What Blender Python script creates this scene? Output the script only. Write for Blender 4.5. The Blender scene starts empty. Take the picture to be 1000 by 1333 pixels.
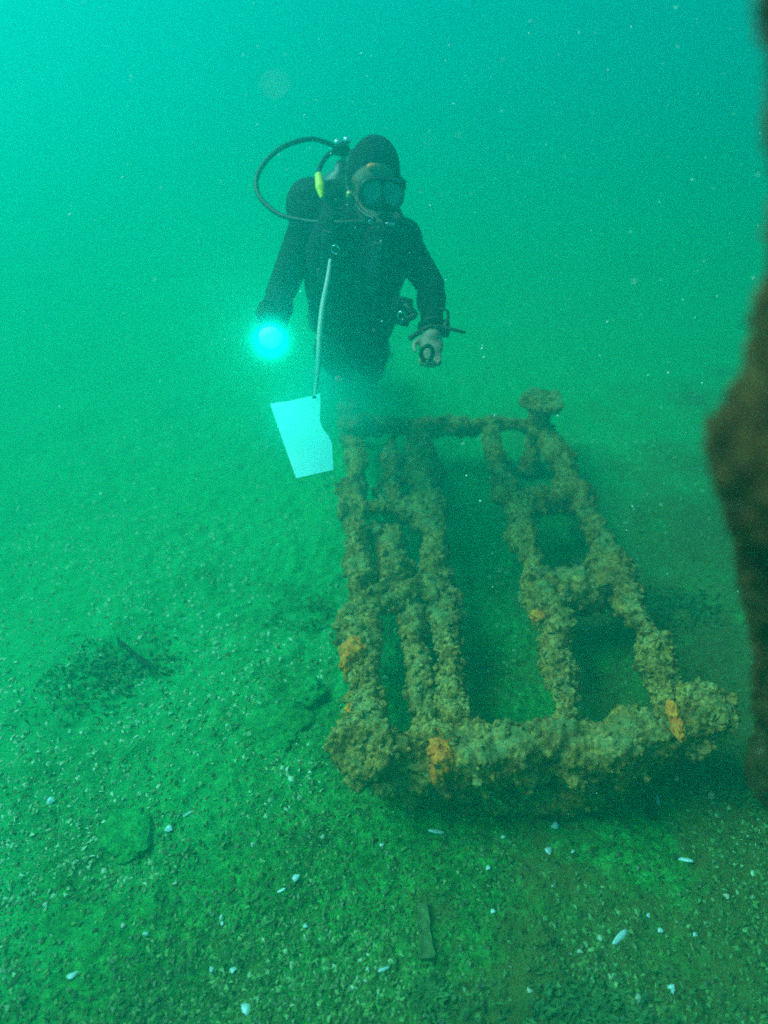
import bpy, bmesh, math, random
import numpy as np
from mathutils import Vector, Matrix, Quaternion

random.seed(7)
rng = np.random.default_rng(11)
scene = bpy.context.scene
C = scene.collection

# ------------------------------------------------------------------ camera
CAM_H = 1.85                      # metres above the seabed
PITCH = math.radians(35.3)        # looking down
FPX = 900.0                       # focal length in pixels of the 1000 x 1333 photograph
cam_data = bpy.data.cameras.new('camera')
cam = bpy.data.objects.new('camera', cam_data); C.objects.link(cam)
cam.location = (0, 0, CAM_H)
cam.rotation_euler = (math.pi / 2 - PITCH, 0, 0)
cam_data.sensor_fit = 'VERTICAL'
cam_data.sensor_height = 24.0
cam_data.sensor_width = 18.0
cam_data.lens = 24.0 * FPX / 1333.0
cam_data.clip_start = 0.02
cam_data.clip_end = 300
cam_data.dof.use_dof = True
cam_data.dof.focus_distance = 1.95
cam_data.dof.aperture_fstop = 0.72
scene.camera = cam
scene.render.resolution_x, scene.render.resolution_y = 768, 1024

# ------------------------------------------------------------------ light
SUN_EL, SUN_AZ = math.radians(50), math.radians(-78)      # azimuth from +Y, negative is to the left
sun_dir = Vector((math.sin(SUN_AZ) * math.cos(SUN_EL), math.cos(SUN_AZ) * math.cos(SUN_EL), math.sin(SUN_EL)))
world = bpy.data.worlds.new('World'); scene.world = world
world.use_nodes = True
wn = world.node_tree; wn.nodes.clear()
wo = wn.nodes.new('ShaderNodeOutputWorld'); wb = wn.nodes.new('ShaderNodeBackground')
sky = wn.nodes.new('ShaderNodeTexSky'); sky.sky_type = 'NISHITA'; sky.sun_disc = False
sky.sun_elevation = SUN_EL; sky.sun_rotation = SUN_AZ
wb.inputs['Strength'].default_value = 0.055
wn.links.new(sky.outputs[0], wb.inputs['Color']); wn.links.new(wb.outputs[0], wo.inputs['Surface'])
sl = bpy.data.lights.new('sun', 'SUN'); sl.energy = 4.2; sl.angle = math.radians(38); sl.color = (1.0, 0.96, 0.88)
sun = bpy.data.objects.new('sun', sl); C.objects.link(sun)
sun.location = (-4, 4, 6)
sun.rotation_euler = sun_dir.to_track_quat('Z', 'Y').to_euler()

vs = scene.view_settings
vs.view_transform = 'Standard'; vs.look = 'None'; vs.gamma = 1.0; vs.use_curve_mapping = False
vs.exposure = 1.12
cy = scene.cycles
cy.max_bounces = 8; cy.diffuse_bounces = 3; cy.glossy_bounces = 3; cy.transmission_bounces = 4
cy.transparent_max_bounces = 8; cy.volume_bounces = 4
cy.use_guiding = True; cy.use_volume_guiding = True; cy.use_surface_guiding = True
cy.use_denoising = False        # the sensor grain of the photograph
cy.pixel_filter_type = 'BLACKMAN_HARRIS'; cy.filter_width = 1.7
cy.sample_clamp_indirect = 0.7; cy.sample_clamp_direct = 4.0

# ------------------------------------------------------------------ helpers
FWD = Vector((0, math.cos(PITCH), -math.sin(PITCH)))
UP = Vector((0, math.sin(PITCH), math.cos(PITCH)))
RGT = Vector((1, 0, 0))
EYE = Vector((0, 0, CAM_H))

def ray(px, py):
    return FWD + RGT * ((px - 500) / FPX) + UP * ((666.5 - py) / FPX)
def at(px, py, depth):
    return EYE + ray(px, py) * depth
def on_plane(px, py, z=0.0):
    r = ray(px, py)
    return EYE + r * ((z - CAM_H) / r.z)

def hash01(ix, iy, iz, seed):
    h = (ix.astype(np.int64) * 374761393 + iy.astype(np.int64) * 668265263 + iz.astype(np.int64) * 1274126177 + seed * 974634277) & 0xFFFFFFFF
    h = ((h ^ (h >> 13)) * 1103515245) & 0xFFFFFFFF
    h = ((h ^ (h >> 16)) * 2246822519) & 0xFFFFFFFF
    h = h ^ (h >> 15)
    return (h & 0xFFFFFF) / float(0xFFFFFF)
def noise(p, seed=0):
    """smooth value noise, -1..1, p is (n,3)"""
    i = np.floor(p); f = p - i; f = f * f * f * (f * (f * 6 - 15) + 10)
    i = i.astype(np.int64); out = 0
    for dx in (0, 1):
        for dy in (0, 1):
            for dz in (0, 1):
                w = (f[:, 0] if dx else 1 - f[:, 0]) * (f[:, 1] if dy else 1 - f[:, 1]) * (f[:, 2] if dz else 1 - f[:, 2])
                out = out + w * hash01(i[:, 0] + dx, i[:, 1] + dy, i[:, 2] + dz, seed)
    return out * 2 - 1
def fbm(p, seed=0, octv=3):
    a, s, o = 1.0, 0, 0
    for k in range(octv):
        s = s + a * noise(p * (2.03 ** k) + 17.3 * k, seed + k); o += a; a *= 0.5
    return s / o
def cells(p, seed=0):
    """distance to nearest jittered point, p is (n,3): rounded lumps"""
    i = np.floor(p).astype(np.int64); best = np.full(len(p), 9.0)
    for dx in (-1, 0, 1):
        for dy in (-1, 0, 1):
            for dz in (-1, 0, 1):
                c = i + np.array([dx, dy, dz])
                q = np.stack([c[:, k] + hash01(c[:, 0], c[:, 1], c[:, 2], seed + 31 * k) for k in range(3)], 1)
                best = np.minimum(best, ((q - p) ** 2).sum(1))
    return np.sqrt(best)

def mesh_obj(name, verts, faces, mat=None, parent=None, smooth=True):
    me = bpy.data.meshes.new(name)
    me.from_pydata([tuple(v) for v in verts] if not isinstance(verts, np.ndarray) else verts.tolist(), [], faces if not isinstance(faces, np.ndarray) else faces.tolist())
    me.update()
    if smooth:
        me.polygons.foreach_set('use_smooth', [True] * len(me.polygons))
    if mat: me.materials.append(mat)
    o = bpy.data.objects.new(name, me); C.objects.link(o)
    if parent: o.parent = parent; o.matrix_parent_inverse = parent.matrix_basis.inverted()
    return o
def empty(name, loc=(0, 0, 0)):
    o = bpy.data.objects.new(name, None); C.objects.link(o); o.location = loc
    o.empty_display_size = 0.05
    return o
def tag(o, label=None, cat=None, group=None, kind=None):
    if label: o['label'] = label
    if cat: o['category'] = cat
    if group: o['group'] = group
    if kind: o['kind'] = kind
    return o

def frame_axes(t):
    t = t.normalized(); a = Vector((0, 0, 1)) if abs(t.z) < 0.9 else Vector((1, 0, 0))
    u = t.cross(a).normalized(); return u, t.cross(u).normalized()

class Soup:
    """collects closed shapes into one vertex and face list"""
    def __init__(s): s.v = []; s.f = []
    def add(s, v, f):
        o = len(s.v); s.v += [tuple(x) for x in v]; s.f += [tuple(i + o for i in q) for q in f]
    def lathe(s, a, b, prof, n=16):
        """prof: list of (t along a..b in metres from a, radius)"""
        a, b = Vector(a), Vector(b); t = (b - a).normalized(); u, w = frame_axes(t); v = []; f = []
        m = len(prof)
        for (d, r) in prof:
            for k in range(n):
                g = 2 * math.pi * k / n
                v.append(a + t * d + (u * math.cos(g) + w * math.sin(g)) * r)
        for i in range(m - 1):
            for k in range(n):
                k2 = (k + 1) % n
                f.append((i * n + k, i * n + k2, (i + 1) * n + k2, (i + 1) * n + k))
        v.append(a + t * prof[0][0]); v.append(a + t * prof[-1][0])
        for k in range(n):
            f.append((len(v) - 2, (k + 1) % n, k)); f.append((len(v) - 1, (m - 1) * n + k, (m - 1) * n + (k + 1) % n))
        s.add(v, f)
    def capsule(s, a, b, r1, r2, n=16):
        a, b = Vector(a), Vector(b); L = (b - a).length; prof = []
        for k in range(6): g = math.pi / 2 * k / 6; prof.append((-r1 * math.cos(g), max(r1 * math.sin(g), 1e-4)))
        prof.append((0, r1)); prof.append((L, r2))
        for k in range(1, 7): g = math.pi / 2 * k / 6; prof.append((L + r2 * math.sin(g), max(r2 * math.cos(g), 1e-4)))
        s.lathe(a, b, prof, n)
    def ellipsoid(s, c, ax, ay, az, n=20, m=12):
        """ax, ay, az are half-axis vectors"""
        c = Vector(c); v = []; f = []
        for i in range(m + 1):
            th = math.pi * i / m
            for k in range(n):
                ph = 2 * math.pi * k / n
                v.append(c + Vector(ax) * (math.sin(th) * math.cos(ph)) + Vector(ay) * (math.sin(th) * math.sin(ph)) + Vector(az) * math.cos(th))
        for i in range(m):
            for k in range(n):
                k2 = (k + 1) % n
                f.append((i * n + k, (i + 1) * n + k, (i + 1) * n + k2, i * n + k2))
        s.add(v, f)
    def box(s, c, ax, ay, az):
        c = Vector(c); ax, ay, az = Vector(ax), Vector(ay), Vector(az)
        v = [c + ax * x + ay * y + az * z for z in (-1, 1) for y in (-1, 1) for x in (-1, 1)]
        s.add(v, [(0, 2, 3, 1), (4, 5, 7, 6), (0, 1, 5, 4), (2, 6, 7, 3), (0, 4, 6, 2), (1, 3, 7, 5)])
    def build(s, name, mat, parent=None, smooth=True, bevel=0):
        o = mesh_obj(name, s.v, s.f, mat, parent, smooth)
        bm = bmesh.new(); bm.from_mesh(o.data)
        bmesh.ops.remove_doubles(bm, verts=bm.verts, dist=1e-5)
        if bevel: bmesh.ops.bevel(bm, geom=list(bm.edges), offset=bevel, segments=2, affect='EDGES', profile=0.6)
        bmesh.ops.recalc_face_normals(bm, faces=bm.faces)
        bm.to_mesh(o.data); bm.free()
        if smooth:
            o.data.polygons.foreach_set('use_smooth', [True] * len(o.data.polygons))
        return o

def remesh(soup, voxel, smooth=6, factor=0.5):
    """fuse overlapping closed shapes into one continuous surface"""
    tmp = soup.build('fuse', None)
    m = tmp.modifiers.new('r', 'REMESH'); m.mode = 'VOXEL'; m.voxel_size = voxel; m.use_smooth_shade = True
    s = tmp.modifiers.new('s', 'SMOOTH'); s.iterations = smooth; s.factor = factor
    dg = bpy.context.evaluated_depsgraph_get(); dg.update()
    me = bpy.data.meshes.new_from_object(tmp.evaluated_get(dg))
    bpy.data.objects.remove(tmp)
    me.polygons.foreach_set('use_smooth', [True] * len(me.polygons))
    return me
def remesh_obj(name, soup, voxel, mat, parent=None, smooth=6):
    me = remesh(soup, voxel, smooth); me.name = name; me.materials.clear(); me.materials.append(mat)
    o = bpy.data.objects.new(name, me); C.objects.link(o)
    if parent: o.parent = parent; o.matrix_parent_inverse = parent.matrix_basis.inverted()
    return o

def spline(pts, n):
    """Catmull-Rom through the points"""
    P = [Vector(p) for p in pts]; P = [P[0] * 2 - P[1]] + P + [P[-1] * 2 - P[-2]]; out = []
    segs = len(P) - 3
    for k in range(n):
        t = segs * k / (n - 1); i = min(int(t), segs - 1); t -= i
        a, b, c, d = P[i:i + 4]
        out.append(0.5 * ((2 * b) + (c - a) * t + (2 * a - 5 * b + 4 * c - d) * t * t + (3 * b - a - 3 * c + d) * t ** 3))
    return out
def tube(name, pts, r, mat, parent=None, n=40, m=10, rfun=None):
    path = spline(pts, n); v = []; f = []
    u = frame_axes(path[1] - path[0])[0]
    for i, p in enumerate(path):
        t = (path[min(i + 1, n - 1)] - path[max(i - 1, 0)]).normalized()
        u = (u - t * u.dot(t)).normalized(); w = t.cross(u)
        rr = r * (rfun(i / (n - 1)) if rfun else 1)
        for k in range(m):
            g = 2 * math.pi * k / m; v.append(p + (u * math.cos(g) + w * math.sin(g)) * rr)
    for i in range(n - 1):
        for k in range(m):
            k2 = (k + 1) % m; f.append((i * m + k, i * m + k2, (i + 1) * m + k2, (i + 1) * m + k))
    v += [path[0], path[-1]]
    for k in range(m):
        f.append((len(v) - 2, (k + 1) % m, k)); f.append((len(v) - 1, (n - 1) * m + k, (n - 1) * m + (k + 1) % m))
    return mesh_obj(name, v, f, mat, parent)

# ------------------------------------------------------------------ materials
def new_mat(name):
    m = bpy.data.materials.new(name); m.use_nodes = True; nt = m.node_tree
    return m, nt, nt.nodes['Principled BSDF']
def plain(name, col, rough=0.6, metal=0.0, grain=0.15, scale=60, spec=0.3):
    m, nt, b = new_mat(name)
    tc = nt.nodes.new('ShaderNodeTexCoord')
    nz = nt.nodes.new('ShaderNodeTexNoise'); nz.inputs['Scale'].default_value = scale; nz.inputs['Detail'].default_value = 4
    rp = nt.nodes.new('ShaderNodeValToRGB')
    rp.color_ramp.elements[0].position = 0.3; rp.color_ramp.elements[1].position = 0.7
    rp.color_ramp.elements[0].color = (*[c * (1 - grain) for c in col], 1); rp.color_ramp.elements[1].color = (*[min(1, c * (1 + grain)) for c in col], 1)
    nt.links.new(tc.outputs['Object'], nz.inputs['Vector']); nt.links.new(nz.outputs['Fac'], rp.inputs['Fac'])
    nt.links.new(rp.outputs['Color'], b.inputs['Base Color'])
    b.inputs['Roughness'].default_value = rough; b.inputs['Metallic'].default_value = metal
    b.inputs['Specular IOR Level'].default_value = spec
    return m
def ramp(nt, src, stops):
    r = nt.nodes.new('ShaderNodeValToRGB'); e = r.color_ramp.elements
    while len(e) < len(stops): e.new(0.5)
    for k, (p, c) in enumerate(stops): e[k].position = p; e[k].color = (*c, 1) if len(c) == 3 else c
    nt.links.new(src, r.inputs['Fac']); return r.outputs['Color']
def tex(nt, kind, vec, **kw):
    n = nt.nodes.new(kind); nt.links.new(vec, n.inputs['Vector'])
    for k, v in kw.items(): n.inputs[k].default_value = v
    return n
def mix(nt, fac, a, b, mode='MIX'):
    m = nt.nodes.new('ShaderNodeMix'); m.data_type = 'RGBA'; m.blend_type = mode
    for s, x in ((m.inputs[0], fac), (m.inputs[6], a), (m.inputs[7], b)):
        if isinstance(x, (int, float)): s.default_value = x
        elif isinstance(x, tuple): s.default_value = (*x, 1)
        else: nt.links.new(x, s)
    return m.outputs[2]

def crust_material(name, tint=(1, 1, 1), rust=0.5):
    m, nt, b = new_mat(name)
    pos = nt.nodes.new('ShaderNodeNewGeometry').outputs['Position']
    T = lambda c: tuple(x * y for x, y in zip(c, tint))
    n1 = tex(nt, 'ShaderNodeTexNoise', pos, Scale=14.0, Detail=6.0, Roughness=0.65)
    n2 = tex(nt, 'ShaderNodeTexNoise', pos, Scale=75.0, Detail=5.0, Roughness=0.7)
    v1 = tex(nt, 'ShaderNodeTexVoronoi', pos, Scale=70.0)
    n3 = tex(nt, 'ShaderNodeTexNoise', pos, Scale=5.0, Detail=4.0)
    base = ramp(nt, n1.outputs['Fac'], [(0.30, T((0.08, 0.04, 0.010))), (0.5, T((0.46, 0.20, 0.04))), (0.72, T((0.56, 0.36, 0.12)))])
    fine = ramp(nt, n2.outputs['Fac'], [(0.36, (0.22, 0.20, 0.18)), (0.5, (0.9, 0.9, 0.88)), (0.66, (1.75, 1.7, 1.6))])
    c = mix(nt, 1.0, base, fine, 'MULTIPLY')
    rs = ramp(nt, n3.outputs['Fac'], [(0.53, (0, 0, 0)), (0.66, (rust, rust, rust))])
    c = mix(nt, rs, c, T((0.20, 0.06, 0.016)))
    sp = ramp(nt, v1.outputs['Distance'], [(0.0, (1, 1, 1)), (0.16, (0, 0, 0))])
    pick = ramp(nt, v1.outputs['Color'], [(0.74, (0, 0, 0)), (0.80, (1, 1, 1))])
    c = mix(nt, mix(nt, 1.0, sp, pick, 'MULTIPLY'), c, (0.62, 0.60, 0.50))
    ge = nt.nodes.new('ShaderNodeNewGeometry'); sx = nt.nodes.new('ShaderNodeSeparateXYZ'); nt.links.new(ge.outputs['Normal'], sx.inputs[0])
    n5 = tex(nt, 'ShaderNodeTexNoise', pos, Scale=9.0, Detail=4.0)
    ml_ = nt.nodes.new('ShaderNodeMath'); ml_.operation = 'MULTIPLY'; nt.links.new(sx.outputs[2], ml_.inputs[0]); nt.links.new(n5.outputs['Fac'], ml_.inputs[1])
    silt = ramp(nt, ml_.outputs[0], [(0.36, (0, 0, 0)), (0.62, (0.55, 0.55, 0.55))])
    c = mix(nt, silt, c, T((0.20, 0.30, 0.12)))
    nt.links.new(c, b.inputs['Base Color']); b.inputs['Roughness'].default_value = 0.9
    b.inputs['Specular IOR Level'].default_value = 0.15
    bp = nt.nodes.new('ShaderNodeBump'); bp.inputs['Strength'].default_value = 0.9; bp.inputs['Distance'].default_value = 0.012
    nt.links.new(n2.outputs['Fac'], bp.inputs['Height']); nt.links.new(bp.outputs[0], b.inputs['Normal'])
    return m
M_CRUST = crust_material('encrusted_metal')
M_WALL = crust_material('encrusted_wreck', (0.18, 0.21, 0.23), 0.3)
M_NEO = plain('black_neoprene', (0.010, 0.011, 0.013), 0.9, grain=0.35, scale=45, spec=0.1)
M_BCD = plain('black_nylon', (0.011, 0.012, 0.015), 0.8, grain=0.4, scale=120, spec=0.15)
M_RUB = plain('black_rubber', (0.010, 0.010, 0.011), 0.45)
M_SKIN = plain('skin', (0.36, 0.22, 0.16), 0.55, grain=0.1, scale=30)
M_CHROME = plain('chrome', (0.75, 0.76, 0.78), 0.18, 1.0, grain=0.05)
M_TANK = plain('painted_tank', (0.05, 0.055, 0.06), 0.4, 0.3)
M_YEL = plain('yellow_plastic', (0.85, 0.72, 0.02), 0.4, grain=0.08)
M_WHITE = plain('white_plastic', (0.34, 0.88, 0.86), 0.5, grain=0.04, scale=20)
M_CORD = plain('pale_cord', (0.42, 0.46, 0.42), 0.7, grain=0.15, scale=200)
M_SHELL = plain('pale_shell', (0.50, 0.58, 0.54), 0.3, grain=0.2, scale=90, spec=0.6)
M_SHELL2 = plain('stained_shell', (0.45, 0.42, 0.28), 0.4, grain=0.35, scale=90)
M_WOOD = plain('waterlogged_wood', (0.09, 0.12, 0.035), 0.9, grain=0.5, scale=40)
M_STICK = plain('dark_wood', (0.03, 0.028, 0.02), 0.85, grain=0.4, scale=40)
M_EYE = plain('eye', (0.3, 0.3, 0.28), 0.2)

def sponge_mat():
    m, nt, b = new_mat('orange_sponge')
    pos = nt.nodes.new('ShaderNodeNewGeometry').outputs['Position']
    n = tex(nt, 'ShaderNodeTexNoise', pos, Scale=60.0, Detail=5.0)
    c = ramp(nt, n.outputs['Fac'], [(0.3, (0.6, 0.08, 0.004)), (0.5, (0.97, 0.17, 0.005)), (0.7, (0.98, 0.28, 0.008))])
    nt.links.new(c, b.inputs['Base Color']); b.inputs['Roughness'].default_value = 0.85
    bp = nt.nodes.new('ShaderNodeBump'); bp.inputs['Strength'].default_value = 0.8; bp.inputs['Distance'].default_value = 0.006
    nt.links.new(n.outputs['Fac'], bp.inputs['Height']); nt.links.new(bp.outputs[0], b.inputs['Normal'])
    return m
M_SPONGE = sponge_mat()

def ground_mat(name, dark=1.0):
    m, nt, b = new_mat(name)
    pos = nt.nodes.new('ShaderNodeNewGeometry').outputs['Position']
    n1 = tex(nt, 'ShaderNodeTexNoise', pos, Scale=2.2, Detail=6.0, Roughness=0.6)
    n2 = tex(nt, 'ShaderNodeTexNoise', pos, Scale=45.0, Detail=6.0, Roughness=0.7)
    n4 = tex(nt, 'ShaderNodeTexNoise', pos, Scale=160.0, Detail=3.0, Roughness=0.7)
    v = tex(nt, 'ShaderNodeTexVoronoi', pos, Scale=95.0)
    D = lambda c: tuple(x * dark for x in c)
    base = ramp(nt, n1.outputs['Fac'], [(0.32, D((0.035, 0.12, 0.022))), (0.5, D((0.042, 0.24, 0.038))), (0.68, D((0.055, 0.34, 0.060)))])
    fine = ramp(nt, n2.outputs['Fac'], [(0.32, (0.28, 0.28, 0.28)), (0.5, (0.9, 0.9, 0.9)), (0.68, (1.8, 1.8, 1.8))])
    c = mix(nt, 1.0, base, fine, 'MULTIPLY')
    fine2 = ramp(nt, n4.outputs['Fac'], [(0.3, (0.6, 0.6, 0.6)), (0.7, (1.4, 1.4, 1.4))])
    c = mix(nt, 1.0, c, fine2, 'MULTIPLY')
    # far and left silt paler: haze and brightness put into the colour, gravel darker nearby
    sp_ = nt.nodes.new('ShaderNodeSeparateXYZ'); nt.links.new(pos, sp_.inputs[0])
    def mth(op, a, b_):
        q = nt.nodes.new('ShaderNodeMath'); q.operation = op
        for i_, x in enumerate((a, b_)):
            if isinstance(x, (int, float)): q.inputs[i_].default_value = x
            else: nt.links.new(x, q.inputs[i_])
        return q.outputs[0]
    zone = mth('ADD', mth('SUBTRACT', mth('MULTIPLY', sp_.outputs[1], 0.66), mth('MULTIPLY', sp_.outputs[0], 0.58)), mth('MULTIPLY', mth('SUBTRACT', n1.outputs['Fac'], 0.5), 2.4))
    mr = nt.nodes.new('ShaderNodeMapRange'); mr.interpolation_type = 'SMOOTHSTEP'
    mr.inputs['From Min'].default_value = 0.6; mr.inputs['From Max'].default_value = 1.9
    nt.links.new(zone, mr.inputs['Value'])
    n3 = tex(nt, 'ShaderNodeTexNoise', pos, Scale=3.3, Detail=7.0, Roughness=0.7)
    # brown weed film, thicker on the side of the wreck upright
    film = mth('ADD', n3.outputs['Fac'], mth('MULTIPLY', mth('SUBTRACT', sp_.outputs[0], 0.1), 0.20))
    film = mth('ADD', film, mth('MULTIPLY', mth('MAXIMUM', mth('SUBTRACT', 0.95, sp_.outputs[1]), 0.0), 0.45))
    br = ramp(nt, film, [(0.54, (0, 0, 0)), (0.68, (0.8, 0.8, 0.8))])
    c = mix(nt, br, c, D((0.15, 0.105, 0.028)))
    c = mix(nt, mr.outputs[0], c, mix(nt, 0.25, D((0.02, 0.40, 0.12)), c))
    sp = ramp(nt, v.outputs['Distance'], [(0.0, (1, 1, 1)), (0.2, (0, 0, 0))])
    pick = ramp(nt, v.outputs['Color'], [(0.86, (0, 0, 0)), (0.9, (1, 1, 1))])
    c = mix(nt, mix(nt, 1.0, sp, pick, 'MULTIPLY'), c, (0.38, 0.46, 0.22))
    nt.links.new(c, b.inputs['Base Color']); b.inputs['Roughness'].default_value = 0.92
    b.inputs['Specular IOR Level'].default_value = 0.15
    bp = nt.nodes.new('ShaderNodeBump'); bp.inputs['Strength'].default_value = 0.8; bp.inputs['Distance'].default_value = 0.01
    ad = nt.nodes.new('ShaderNodeMath'); ad.operation = 'ADD'
    nt.links.new(n2.outputs['Fac'], ad.inputs[0]); nt.links.new(n4.outputs['Fac'], ad.inputs[1])
    nt.links.new(ad.outputs[0], bp.inputs['Height']); nt.links.new(bp.outputs[0], b.inputs['Normal'])
    return m
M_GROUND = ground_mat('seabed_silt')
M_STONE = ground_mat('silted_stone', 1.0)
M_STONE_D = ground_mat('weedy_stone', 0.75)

# ------------------------------------------------------------------ seabed
HALF = 32.0
def ground_h(xy):
    p = np.column_stack([xy, np.zeros(len(xy))])
    d = np.hypot(xy[:, 0], xy[:, 1] - 1.5)
    h = 0.030 * fbm(p * 1.1, 3, 3) + 0.016 * fbm(p * 5.0, 8, 3) * np.clip(1.6 - d / 3.0, 0.1, 1)
    near = np.clip(1.2 - d / 4.5, 0, 1)
    c = cells(p * 17.0, 40)
    h += near * (0.010 * fbm(p * 24, 12, 2) + 0.007 * np.clip(0.45 - c, 0, 1) * 2 + 0.006 * np.abs(noise(p * 55, 15)))
    h += 0.25 * np.clip((d - 7) / 20, 0, 1) * fbm(p * 0.25, 21, 2)
    # scour under the frame, low silt banks on the left
    h += 0.05 * np.exp(-((xy[:, 0] + 1.15) ** 2 / 0.5 + (xy[:, 1] - 1.9) ** 2 / 0.35))
    h -= 0.03 * np.exp(-((xy[:, 0] - 0.35) ** 2 / 0.5 + (xy[:, 1] - 2.0) ** 2 / 0.8))
    return h
def gz(x, y): return float(ground_h(np.array([[x, y]]))[0])

def warp(t): return np.sign(t) * (2.3 * np.abs(t) + (HALF - 2.3) * np.abs(t) ** 5)
N = 640
tt = np.linspace(-1, 1, N)
gx, gy = np.meshgrid(warp(tt), warp(tt) + 1.6)
xy = np.column_stack([gx.ravel(), gy.ravel()])
gv = np.column_stack([xy, ground_h(xy)])
idx = np.arange(N * N).reshape(N, N)
gf = np.stack([idx[:-1, :-1], idx[:-1, 1:], idx[1:, 1:], idx[1:, :-1]], -1).reshape(-1, 4)
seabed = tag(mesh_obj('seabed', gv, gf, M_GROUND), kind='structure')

# ------------------------------------------------------------------ water haze
HB = HALF + 1.0
hz = Soup(); HTOP = 3.5
hz.box((0, 1.6, (HTOP - 1.6) / 2), (HB, 0, 0), (0, HB, 0), (0, 0, (HTOP + 1.6) / 2))
mh = bpy.data.materials.new('sea_water_haze'); mh.use_nodes = True
nt = mh.node_tree; nt.nodes.clear()
out = nt.nodes.new('ShaderNodeOutputMaterial'); pv = nt.nodes.new('ShaderNodeVolumePrincipled')
pv.inputs['Density'].default_value = 0.39
pv.inputs['Color'].default_value = (0.003, 0.41, 0.39, 1)
pv.inputs['Absorption Color'].default_value = (0.0, 0.60, 0.53, 1)
pv.inputs['Anisotropy'].default_value = 0.72
nt.links.new(pv.outputs[0], out.inputs['Volume'])
haze = tag(hz.build('haze', mh, smooth=False), kind='stuff')

# ------------------------------------------------------------------ encrusted sweeps
def encrust(name, pts, rad, mat, parent=None, seed=0, amp=1.0, step=0.006, squash=None, caps=True):
    """closed lumpy bar along a path, rad may be a number or a function of 0..1"""
    P = [Vector(p) for p in pts]
    L = sum((b - a).length for a, b in zip(P, P[1:]))
    n = max(8, int(L / step)); path = spline(P, n)
    rf = rad if callable(rad) else (lambda t: rad)
    rm = max(rf(k / 10) for k in range(11)); m = max(12, int(2 * math.pi * rm / step))
    V = np.zeros((n, m, 3)); Nn = np.zeros((n, m, 3))
    u = frame_axes(path[1] - path[0])[0]
    for i, p in enumerate(path):
        t = (path[min(i + 1, n - 1)] - path[max(i - 1, 0)]).normalized()
        u = (u - t * u.dot(t)).normalized(); w = t.cross(u)
        g = np.linspace(0, 2 * math.pi, m, endpoint=False)[:, None]
        e = np.cos(g) * np.array(u)[None] + np.sin(g) * np.array(w)[None]
        s = i / (n - 1); r = rf(s)
        if caps:      # rounded ends
            end = min(i, n - 1 - i) * L / (n - 1); r *= math.sqrt(max(0.02, 1 - (1 - min(end / (0.6 * r + 1e-6), 1)) ** 2))
        V[i] = np.array(p)[None] + e * r; Nn[i] = e
    v = V.reshape(-1, 3); nn = Nn.reshape(-1, 3)
    d = 0.052 * fbm(v * 6.0, seed, 2) + 0.034 * (0.5 - cells(v * 16, seed + 5)) + 0.017 * (0.5 - cells(v * 38, seed + 9)) + 0.007 * fbm(v * 95, seed + 3, 2)
    v = v + nn * (d * amp)[:, None]
    v = v + amp * 0.010 * np.stack([noise(v * 9, seed + 50 + k) for k in range(3)], 1)
    id_ = np.arange(n * m).reshape(n, m); nx = np.roll(id_, -1, 1)
    f = np.stack([id_[:-1], nx[:-1], nx[1:], id_[1:]], -1).reshape(-1, 4).tolist()
    vl = v.tolist(); vl.append(list(v[:m].mean(0))); vl.append(list(v[-m:].mean(0)))
    for k in range(m):
        f.append((n * m, (k + 1) % m, k)); f.append((n * m + 1, (n - 1) * m + k, (n - 1) * m + (k + 1) % m))
    return mesh_obj(name, vl, f, mat, parent)

ICO_V, ICO_F = None, None
def ico(sub=1):
    bm = bmesh.new(); bmesh.ops.create_icosphere(bm, subdivisions=sub, radius=1.0)
    v = np.array([x.co[:] for x in bm.verts]); f = np.array([[q.index for q in fc.verts] for fc in bm.faces]); bm.free()
    return v, f

def growth_on(bar, count, smin, smax, seed, mat):
    """crust of small lumps and shell bits sitting on a bar, joined as one part"""
    r = np.random.default_rng(seed)
    me = bar.data; nv = len(me.vertices); co = np.zeros(nv * 3); me.vertices.foreach_get('co', co); co = co.reshape(-1, 3)
    no = np.zeros(nv * 3); me.vertices.foreach_get('normal', no); no = no.reshape(-1, 3)
    iv, if_ = ico(1); pick = r.integers(0, nv, count); V = []; F = []
    for q, i in enumerate(pick):
        s = smin + (smax - smin) * r.random() ** 2.2
        sc = s * (0.6 + 0.8 * r.random(3)); a = r.random(3) * 6.28
        R = np.array(Matrix.Rotation(a[0], 3, 'X') @ Matrix.Rotation(a[1], 3, 'Y') @ Matrix.Rotation(a[2], 3, 'Z'))
        x = (iv * (1 + 0.5 * (r.random((len(iv), 1)) - 0.5)) * sc) @ R.T + co[i] + no[i] * s * 0.25
        V.append(x); F.append(if_ + q * len(iv))
    g = mesh_obj('growth', np.concatenate(V), np.concatenate(F), mat, None, smooth=False)
    g.parent = bar; g['kind'] = 'stuff'
    return g

# ------------------------------------------------------------------ the sunken frame
ZF = 0.20
def fp(px, py, z=ZF): return on_plane(px, py, z)
base = on_plane(670, 780, 0.0)
frame = empty('sunken_frame', (base.x, base.y, 0))
tag(frame, 'long encrusted metal frame with ladder-like bars and round corner caps on the seabed', 'metal frame')
def bar(name, pts, r, seed, amp=1.0, grow=230):
    o = encrust(name, pts, r, M_CRUST, None, seed, amp); o.parent = frame; o.matrix_parent_inverse = frame.matrix_basis.inverted()
    L = sum((Vector(b) - Vector(a)).length for a, b in zip(pts, pts[1:]))
    growth_on(o, int(grow * L / 0.5), 0.003, 0.015, seed + 900, M_CRUST)
    return o
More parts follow.
